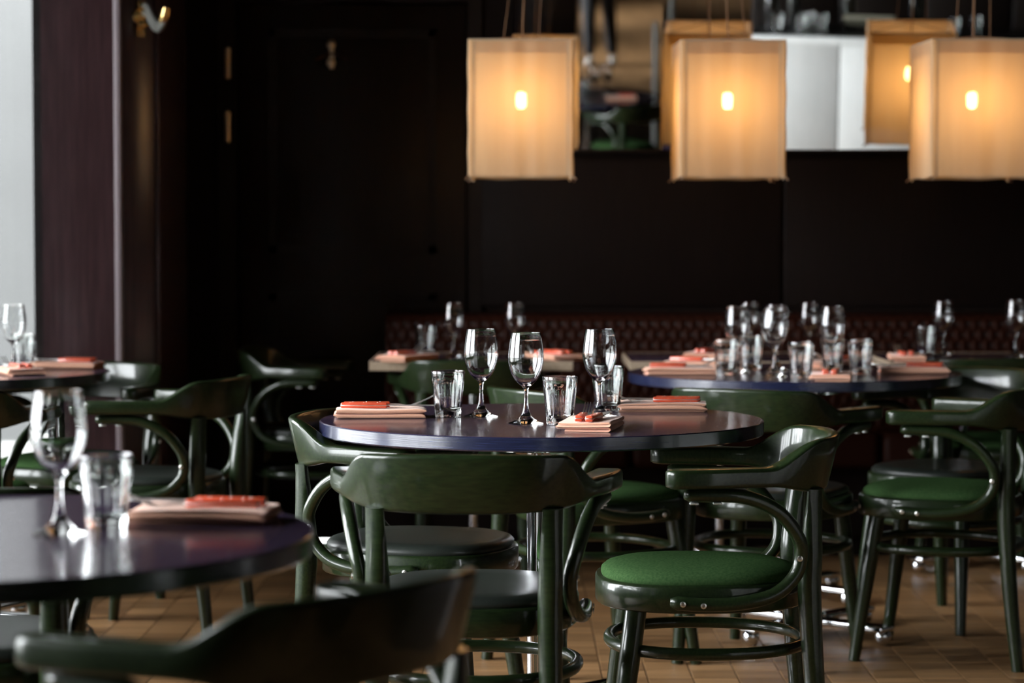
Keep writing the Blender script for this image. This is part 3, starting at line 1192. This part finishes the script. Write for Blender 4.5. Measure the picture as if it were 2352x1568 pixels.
# near left table
W(137, 1226, 'blurred on the near left table')
T(244, 1213, 'blurred on the near left table')
p = spot(470, 1196); setting(p.x, p.y, -1.0, 0.12, 'blurred on the near left table', 0, along=0.0)
# far left table
W(32, 850, 'on the far left table before the window')
W(-30, 852, 'cut by the left picture edge on the far left table')
T(55, 846, 'on the far left table before the window')
p = spot(155, 846); setting(p.x, p.y, -1.0, 0.15, 'at the right of the far left table', 1)
p = spot(44, 859); setting(p.x, p.y, -0.45, 1.0, 'at the front of the far left table', 2)
# banquette tables
W(1042, 822, 'on the left banquette table by the orange cutlery', 0.92)
W(1182, 820, 'at the right of the left banquette table', 0.92)
T(978, 818, 'on the left banquette table')
p = spot(935, 828); setting(p.x, p.y, 0.6, 1.0, 'on the left side of the left banquette table', 0)
p = spot(1270, 826); setting(p.x, p.y, -0.5, 0.85, 'on the right side of the left banquette table', 1)
W(1722, 818, 'dim on the middle banquette table, left', 0.92)
W(1858, 818, 'dim on the middle banquette table, right', 0.92)
p = spot(1630, 822); setting(p.x, p.y, 0.5, 1.0, 'on the middle banquette table', 2)
W(2166, 818, 'on the right banquette table beside a tumbler', 0.94)
W(2332, 822, 'at the right picture edge on the right banquette table', 0.97)
T(2126, 820, 'on the right banquette table')
p = spot(2060, 828); setting(p.x + 0.03, p.y, 0.1, 1.0, 'on the right banquette table', 1)
# table in the mirror
for x, y, l in ((0.02, 1.06, 'left'), (0.11, 1.00, 'right')):
    wine(x, y, 'clear wine glass seen only in the narrow mirror, %s one' % l, 'wine glasses')
tumbler(-0.05, 1.14, 'ribbed water tumbler seen only in the narrow mirror', 'water tumblers')
setting(0.22, 1.36, -1.0, 0.1, 'seen only in the narrow mirror', 0)

# ------------------------------------------------------------------ cloth lanterns
LW, LH = 0.347, 0.455


def cloth_sheet(w, z0, z1, seed, amp, y=0.0, nx=22, nz=26, sag=0.006):
    rnd = random.Random(seed)
    ph = [rnd.uniform(0, 6.3) for _ in range(5)]
    fr = [rnd.uniform(18, 42) for _ in range(4)]
    vs, fs = [], []
    for j in range(nz + 1):
        v = j / nz
        for i in range(nx + 1):
            u = i / nx
            x = (u - 0.5) * w
            e = math.sin(math.pi * u) ** 0.5
            d = amp * e * (math.sin(fr[0] * x * 2 + ph[0]) + 0.6 * math.sin(fr[1] * x * 3 + ph[1] + v) + 0.4 * math.sin(fr[2] * x + 7 * v + ph[2])) * 0.5
            z = z0 + (z1 - z0) * v
            z -= sag * (1 - v) ** 3 * (math.sin(math.pi * u) * 0.7 + 0.35 * math.sin(9 * u + ph[3]) * e)
            vs.append((x, y - d, z))
    for j in range(nz):
        for i in range(nx):
            a = j * (nx + 1) + i
            fs.append((a, a + 1, a + nx + 2, a + nx + 1))
    return mesh('cloth', vs, fs, ang=180)


def lantern(px, Y, zb, label, seed, rz=0.0, cord_dx=0.05):
    X = at_y(px, 250, Y).x
    t = thing('cloth_lantern', label, 'pendant lamp', (X, Y, zb), rz, 'square cloth lanterns')
    h = LW / 2
    for k in range(4):
        a = R(90 * k)
        off = (math.sin(a) * h, -math.cos(a) * h, 0)
        pn = link('cloth_panel', cloth_sheet(LW - 0.032, 0.0, LH, seed * 10 + k, 0.0026), M_SILK, t, off, (0, 0, a))
        link('top_hem', cloth_sheet(LW - 0.034, LH - 0.050, LH + 0.001, seed * 10 + k, 0.0026, y=0.0022, nz=4, sag=0), M_HEM, pn)
        for sx in (-1, 1):
            link('seam', box_mesh('seam', sx * (LW / 2 - 0.0185) - 0.0014, sx * (LW / 2 - 0.0185) + 0.0014, -0.0012, 0.0012, 0.0, LH, 0.0004, 1), M_ROD, pn)
        c = Vector((math.cos(a) * h - math.sin(a) * -h, math.sin(a) * h + math.cos(a) * -h, 0))
        # corner: folded cloth sleeve round a rod
        sl = []
        q = math.sqrt(0.5)
        cx, cyy = c.x, c.y
        sx, sy = (1 if cx > 0 else -1), (1 if cyy > 0 else -1)
        prof = [(cx - sx * 0.018, cyy), (cx - sx * 0.006, cyy + sy * 0.0035), (cx + sx * 0.003, cyy + sy * 0.003), (cx + sx * 0.0035, cyy - sy * 0.006), (cx, cyy - sy * 0.018)]
        vs, fs = [], []
        for j in range(13):
            z = -0.002 + (LH + 0.002) * j / 12
            for x, y in prof:
                w = 0.0012 * math.sin(j * 1.7 + seed + k)
                vs.append((x + sx * w, y + sy * w, z))
        for j in range(12):
            for i in range(4):
                b = j * 5 + i
                fs.append((b, b + 1, b + 6, b + 5))
        link('corner_sleeve', mesh('corner_sleeve', vs, fs, ang=180), M_SILK, t)
        link('corner_rod', join('corner_rod', [g_tube([(cx - sx * 0.006, cyy - sy * 0.006, -0.010), (cx - sx * 0.006, cyy - sy * 0.006, LH)], 0.0028, 8)]), M_ROD, t)
        link('corner_tie', join('corner_tie', [g_tube([(cx - sx * 0.010, cyy - sy * 0.004, 0.004), (cx + sx * 0.004, cyy + sy * 0.004, -0.004), (cx + sx * 0.011, cyy + sy * 0.008, -0.011)], 0.0032, 6)]), M_CORD, t)
        link('top_rod', join('top_rod', [g_tube([(-h, -h, LH - 0.002), (h, -h, LH - 0.002)], 0.0028, 8)]), M_ROD, t, None, (0, 0, a))
        link('bottom_rod', join('bottom_rod', [g_tube([(-h + 0.01, -h + 0.006, 0.006), (h - 0.01, -h + 0.006, 0.006)], 0.0016, 6)]), M_ROD, t, None, (0, 0, a))
    zbulb = 0.262
    link('bulb', join('bulb', [g_lathe([(0, -0.030), (0.010, -0.0285), (0.0160, -0.021), (0.0175, -0.010), (0.0175, 0.014), (0.0155, 0.022), (0.010, 0.026), (0, 0.027)], 16)], ang=80), M_BULB, t, (0, 0, zbulb))
    s = link('socket', join('socket', [g_lathe([(0, 0.0), (0.013, 0.0), (0.0145, 0.004), (0.0145, 0.034), (0.009, 0.046), (0, 0.048)], 16)]), M_BRASS, t, (0, 0, zbulb + 0.028))
    link('lamp_cord', join('lamp_cord', [g_tube(catmull([(0, 0, zbulb + 0.07), (0.003, 0.002, LH - 0.03), (cord_dx * 0.3, 0.0, LH + 0.3), (cord_dx, 0.01, ZC - zb)], 14), 0.003, 6)]), M_CORD, t)
    for a in (45, 135):
        e = h - 0.006
        link('cross_wire', join('cross_wire', [g_tube([(-e * 1.0, -e * 1.0, LH - 0.004), (0, 0, LH + 0.02), (e, e, LH - 0.004)], 0.0016, 6)]), M_CORD, t, None, (0, 0, R(a - 45)))
    for sx in (-1, 1):
        link('suspension_wire', join('suspension_wire', [g_tube(catmull([(sx * 0.06, 0.0, LH + 0.012), (sx * 0.05 + cord_dx * 0.4, 0.0, LH + 0.3), (sx * 0.03 + cord_dx, 0.01, ZC - zb)], 8), 0.0014, 6)]), M_CORD, t)
    link('ceiling_rose', join('ceiling_rose', [g_lathe([(0, -0.03), (0.03, -0.028), (0.045, 0.0), (0, 0)], 20)]), M_BRASS, t, (cord_dx, 0.01, ZC - zb))
    return t


lantern(1197, 8.25, 1.368, 'glowing square cloth lantern, leftmost of the three', 1, R(-0.6))
lantern(1671, 8.25, 1.366, 'glowing square cloth lantern in the middle of the three', 2, R(1.2), -0.03)
lantern(2232, 8.22, 1.366, 'glowing square cloth lantern cut by the right picture edge', 3, R(2.5), 0.02)

# ------------------------------------------------------------------ coat hooks
hp = at_y(325, 38, 8.417)
hp.x = -1.289
hk = thing('coat_hook', 'brass coat hook with grey curved arm on the wooden pier', 'coat hook', hp, R(-47))
hk.scale = (1.35, 1.35, 1.25)
link('wall_plate', join('wall_plate', [xf(g_lathe([(0, 0), (0.022, 0), (0.024, 0.003), (0.02, 0.008), (0.012, 0.014), (0, 0.016)], 18), Matrix.Rotation(R(90), 4, 'Y')), g_box(0, 0.006, -0.012, 0.012, -0.055, 0.045)]), M_BRASS, hk)
for z in (0.026, 0.0, -0.022):
    link('boss', join('boss', [xf(g_lathe([(0, 0.0), (0.013, 0.0), (0.014, 0.008), (0.009, 0.014), (0, 0.016)], 14), Matrix.Translation((0.008, 0, z)) @ Matrix.Rotation(R(90), 4, 'Y'))]), M_BRASS, hk)
for dz, rr_ in ((0.012, 0.0085), (-0.008, 0.0085)):
    pts = catmull([(0.018, 0, 0.016 + dz), (0.036, 0, 0.010 + dz), (0.058, 0, -0.020 + dz), (0.082, 0, -0.036 + dz * 0.7), (0.104, 0, -0.024 + dz * 0.4), (0.114, 0, 0.004)], 24)
    link('hook_arm', join('hook_arm', [g_tube(pts, rr_, 12)]), M_PORCELAIN, hk)
link('hook_tip', join('hook_tip', [g_tube(catmull([(0.102, 0, -0.022), (0.111, 0, -0.006), (0.118, 0, 0.016)], 6), lambda s: 0.013 - 0.005 * abs(s - 0.4), 12)]), M_BRASS, hk)

hp = at_y(762, 125, YB - 0.0)
hk2 = thing('coat_hook', 'small brass double-knob coat hook on the dark door', 'coat hook', (hp.x, YB + 0.004, hp.z))
for dz in (0.034, -0.034):
    link('knob', join('knob', [xf(g_lathe([(0, 0), (0.008, 0), (0.007, 0.02), (0.016, 0.03), (0.018, 0.04), (0.014, 0.05), (0, 0.053)], 18), Matrix.Translation((0, 0, dz)) @ Matrix.Rotation(R(90), 4, 'X'))], ang=60), M_HINGE, hk2)
link('wall_plate', box_mesh('wall_plate', -0.010, 0.010, -0.008, 0.0, -0.055, 0.055, 0.003), M_HINGE, hk2)
link('side_arm', join('side_arm', [g_tube(catmull([(-0.058, -0.05, -0.022), (-0.035, -0.045, -0.012), (-0.01, -0.015, 0.0), (0.01, -0.015, 0.0), (0.035, -0.045, -0.012), (0.058, -0.05, -0.022)], 20), 0.005, 8)]), simple('dark_bronze', (0.06, 0.03, 0.02), 0.4, 0.8), hk2)

# ------------------------------------------------------------------ bar, seen in the wide mirror
bar = thing('bar_counter', 'white panelled bar counter seen in the wide mirror', 'bar counter', (0.95, 3.80, 0), math.atan2(0.13, 0.8))
BL = 2.2
for k in range(4):
    x0 = BL / 4 * k
    link('front_panel', box_mesh('front_panel', x0 + 0.004, x0 + BL / 4 - 0.004, -0.03, 0.0, 0.10, 1.06, 0.004), M_WHITE, bar)
link('carcass', box_mesh('carcass', 0.0, BL, -0.55, -0.03, 0.0, 1.06), M_DOOR, bar)
link('toe_kick', box_mesh('toe_kick', 0.0, BL, -0.03, -0.005, 0.0, 0.095), M_BLACKTOP, bar)
link('front_edge', box_mesh('front_edge', -0.01, BL, -0.045, 0.012, 1.06, 1.10, 0.004), M_WHITE, bar)
link('worktop', box_mesh('worktop', 0.0, BL, -0.56, -0.047, 1.06, 1.098, 0.003), M_BLACKTOP, bar)
bb = thing('back_bar_cabinet', 'dark cabinet behind the white bar, seen in the wide mirror', 'cabinet', (1.0, 2.30, 0))
link('body', box_mesh('body', 0, 2.2, -0.2, 0.2, 0.06, 1.38, 0.004), M_DOOR, bb)
link('plinth', box_mesh('plinth', 0.02, 2.18, -0.18, 0.17, 0, 0.06), M_WALL, bb)
link('top', box_mesh('top', -0.02, 2.22, -0.21, 0.22, 1.38, 1.41, 0.004), M_BLACKTOP, bb)
for k in range(4):
    dr = link('cabinet_door', box_mesh('cabinet_door', 0.55 * k + 0.01, 0.55 * k + 0.54, 0.2, 0.222, 0.09, 1.35, 0.004), M_DOOR, bb)
    link('knob', join('knob', [xf(g_lathe([(0, 0), (0.006, 0), (0.006, 0.012), (0.014, 0.02), (0, 0.026)], 12), Matrix.Translation((0.55 * k + (0.49 if k % 2 == 0 else 0.06), 0.222, 0.9)) @ Matrix.Rotation(R(-90), 4, 'X'))]), M_BRASS, dr)
bm_ = Matrix.Translation((0.95, 3.80, 0)) @ Matrix.Rotation(math.atan2(0.13, 0.8), 4, 'Z')


def on_bar(x, y):
    return bm_ @ Vector((x, y, 1.0985))


bot_g = [(0, 0), (0.034, 0), (0.037, 0.004), (0.037, 0.17), (0.033, 0.20), (0.015, 0.235), (0.0135, 0.285), (0.0155, 0.287), (0.0155, 0.30), (0, 0.30)]
BOT = join('bottle', [g_lathe(bot_g, 24)], ang=50)
BOT.materials.append(M_BOTTLE)
for x, y, s, l in ((0.10, -0.30, 1.0, 'tall, left end'), (0.22, -0.42, 0.9, 'second from the left end'), (0.55, -0.46, 1.05, 'in the middle'), (0.95, -0.44, 0.95, 'right of the grey tray')):
    o = link('bottle', BOT, None, None, on_bar(x, y))
    o.scale = (s, s, s)
    tag(o, 'dark glass bottle on the mirrored bar, ' + l, 'bottle', 'bottles on the bar')
for i, (x, y) in enumerate(((0.16, -0.16), (0.30, -0.18), (0.33, -0.30), (0.42, -0.20), (1.20, -0.2), (1.32, -0.28))):
    o = link('tumbler', TUMB, None, None, on_bar(x, y), (0, 0, i))
    tag(o, 'water tumbler on the mirrored bar, %s' % ('leftmost', 'second from left', 'third from left, set back', 'beside the leaning tray', 'right of the tray', 'rightmost')[i], 'tumbler', 'tumblers on the bar')
tr_ = thing('serving_tray', 'olive grey serving tray leaning on the mirrored bar counter', 'tray', on_bar(0.70, -0.26), R(12))
tr_.rotation_euler = (R(24), 0, R(12))
link('tray_base', box_mesh('tray_base', -0.15, 0.15, -0.10, 0.10, 0.05, 0.058, 0.002), simple('olive_grey_tray', (0.20, 0.19, 0.14), 0.5), tr_)
link('tray_rim', join('tray_rim', [g_box(-0.15, 0.15, -0.10, -0.092, 0.058, 0.075), g_box(-0.15, 0.15, 0.092, 0.10, 0.058, 0.075), g_box(-0.15, -0.142, -0.092, 0.092, 0.058, 0.075), g_box(0.142, 0.15, -0.092, 0.092, 0.058, 0.075)], sm=False), simple('olive_grey_tray_rim', (0.17, 0.16, 0.12), 0.5), tr_)

# slim post, seen in the narrow mirror
ps = thing('stanchion', 'slim pale grey post seen in the narrow mirror', 'stanchion', (0.44, 0.2, 0))
link('post', join('post', [g_lathe([(0, 0.02), (0.021, 0.02), (0.021, 1.17), (0.018, 1.18), (0, 1.18)], 20)]), M_PALE, ps)
link('base', join('base', [g_lathe([(0, 0), (0.15, 0), (0.15, 0.010), (0.06, 0.022), (0, 0.024)], 28)]), M_PALE, ps)

# ------------------------------------------------------------------ person standing far behind the viewer, seen in the narrow mirror
def skin_mesh(name, verts, edges, radii, mat, parent, root=0, sub=2):
    me = bpy.data.meshes.new(name)
    me.from_pydata(verts, edges, [])
    o = bpy.data.objects.new(name, me)
    COL.objects.link(o)
    md = o.modifiers.new('skin', 'SKIN')
    md.use_smooth_shade = True
    for i, r in enumerate(radii):
        v = me.skin_vertices[0].data[i]
        v.radius = r if isinstance(r, tuple) else (r, r)
        v.use_root = (i == root)
    s = o.modifiers.new('subdivision', 'SUBSURF')
    s.levels = s.render_levels = sub
    dg = bpy.context.evaluated_depsgraph_get()
    ev = o.evaluated_get(dg)
    m2 = bpy.data.meshes.new_from_object(ev)
    m2.name = name
    bpy.data.objects.remove(o)
    m2.materials.clear()
    return link(name, smooth(m2, 180), mat, parent)


SK = simple('skin', (0.55, 0.33, 0.24), 0.5)
NAVY = simple('dark_trouser_cloth', (0.010, 0.012, 0.016), 0.8)
SHIRT = simple('dark_shirt_cloth', (0.02, 0.022, 0.026), 0.8)
SHOE = simple('pale_shoe_canvas', (0.55, 0.55, 0.52), 0.6)
HAIR = simple('brown_hair', (0.03, 0.018, 0.01), 0.5)
pe = thing('person', 'person in dark trousers and pale shoes standing in the narrow mirror', 'person', (-0.26, -8.0, 0), 0)
legsV = [(0, 0, 0.98), (0.09, 0, 0.92), (0.12, 0.02, 0.50), (0.15, -0.02, 0.09), (-0.09, 0, 0.92), (-0.10, 0.10, 0.50), (-0.09, 0.10, 0.09)]
bodyV = legsV + [(0, 0, 1.15), (0, 0, 1.35), (0, 0, 1.47), (0, 0.01, 1.54), (0, 0.01, 1.64), (0, 0.01, 1.73), (0.17, 0, 1.42), (0.24, 0.0, 1.15), (0.25, 0.10, 0.92), (0.25, 0.14, 0.84), (-0.17, 0, 1.42), (-0.24, 0, 1.15), (-0.25, 0.10, 0.92), (-0.25, 0.14, 0.84)]
bodyE = [(0, 1), (1, 2), (2, 3), (0, 4), (4, 5), (5, 6), (0, 7), (7, 8), (8, 9), (9, 10), (10, 11), (11, 12), (8, 13), (13, 14), (14, 15), (15, 16), (8, 17), (17, 18), (18, 19), (19, 20)]
bodyR = [(0.14, 0.10), 0.085, 0.055, 0.036, 0.085, 0.055, 0.036, (0.13, 0.095), (0.15, 0.10), 0.055, 0.05, (0.075, 0.09), (0.07, 0.085), 0.055, 0.042, 0.028, 0.03, 0.055, 0.042, 0.028, 0.03]
skin_mesh('body', bodyV, bodyE, bodyR, SK, pe)
skin_mesh('trousers', legsV, bodyE[:6], [(0.16, 0.12), 0.105, 0.078, 0.062, 0.105, 0.078, 0.062], NAVY, pe)
skin_mesh('shirt', [(0, 0, 0.95), (0, 0, 1.15), (0, 0, 1.35), (0, 0, 1.46), (0.17, 0, 1.42), (0.245, 0.0, 1.15), (0.255, 0.09, 0.96), (-0.17, 0, 1.42), (-0.245, 0, 1.15), (-0.255, 0.09, 0.96)], [(0, 1), (1, 2), (2, 3), (2, 4), (4, 5), (5, 6), (2, 7), (7, 8), (8, 9)], [(0.17, 0.125), (0.155, 0.115), (0.175, 0.12), 0.075, 0.07, 0.055, 0.042, 0.07, 0.055, 0.042], SHIRT, pe)
for s, x, y in ((1, 0.15, -0.02), (-1, -0.09, 0.10)):
    skin_mesh('shoe', [(x, y - 0.06, 0.045), (x, y + 0.03, 0.05), (x + 0.01 * s, y + 0.17, 0.035)], [(0, 1), (1, 2)], [(0.04, 0.045), (0.045, 0.05), (0.042, 0.034)], SHOE, pe)
skin_mesh('hair', [(0, -0.03, 1.62), (0, -0.015, 1.70), (0, 0.0, 1.77)], [(0, 1), (1, 2)], [(0.075, 0.07), (0.09, 0.095), (0.06, 0.06)], HAIR, pe)
hd = [((0.035, 0.105, 1.675), 0.011, 'eye'), ((-0.035, 0.105, 1.675), 0.011, 'eye'), ((0, 0.115, 1.645), 0.014, 'nose'), ((0.085, 0.0, 1.66), 0.018, 'ear'), ((-0.085, 0.0, 1.66), 0.018, 'ear')]
for c, r, n in hd:
    link(n, join(n, [g_lathe([(0, -r)] + [(r * math.sin(math.pi * k / 6), -r * math.cos(math.pi * k / 6)) for k in range(1, 6)] + [(0, r)], 10)], ang=180), HAIR if n == 'eye' else SK, pe, c)
link('mouth', box_mesh('mouth', -0.022, 0.022, -0.006, 0.006, -0.004, 0.004, 0.003), simple('lip', (0.4, 0.15, 0.12), 0.5), pe, (0, 0.098, 1.605))
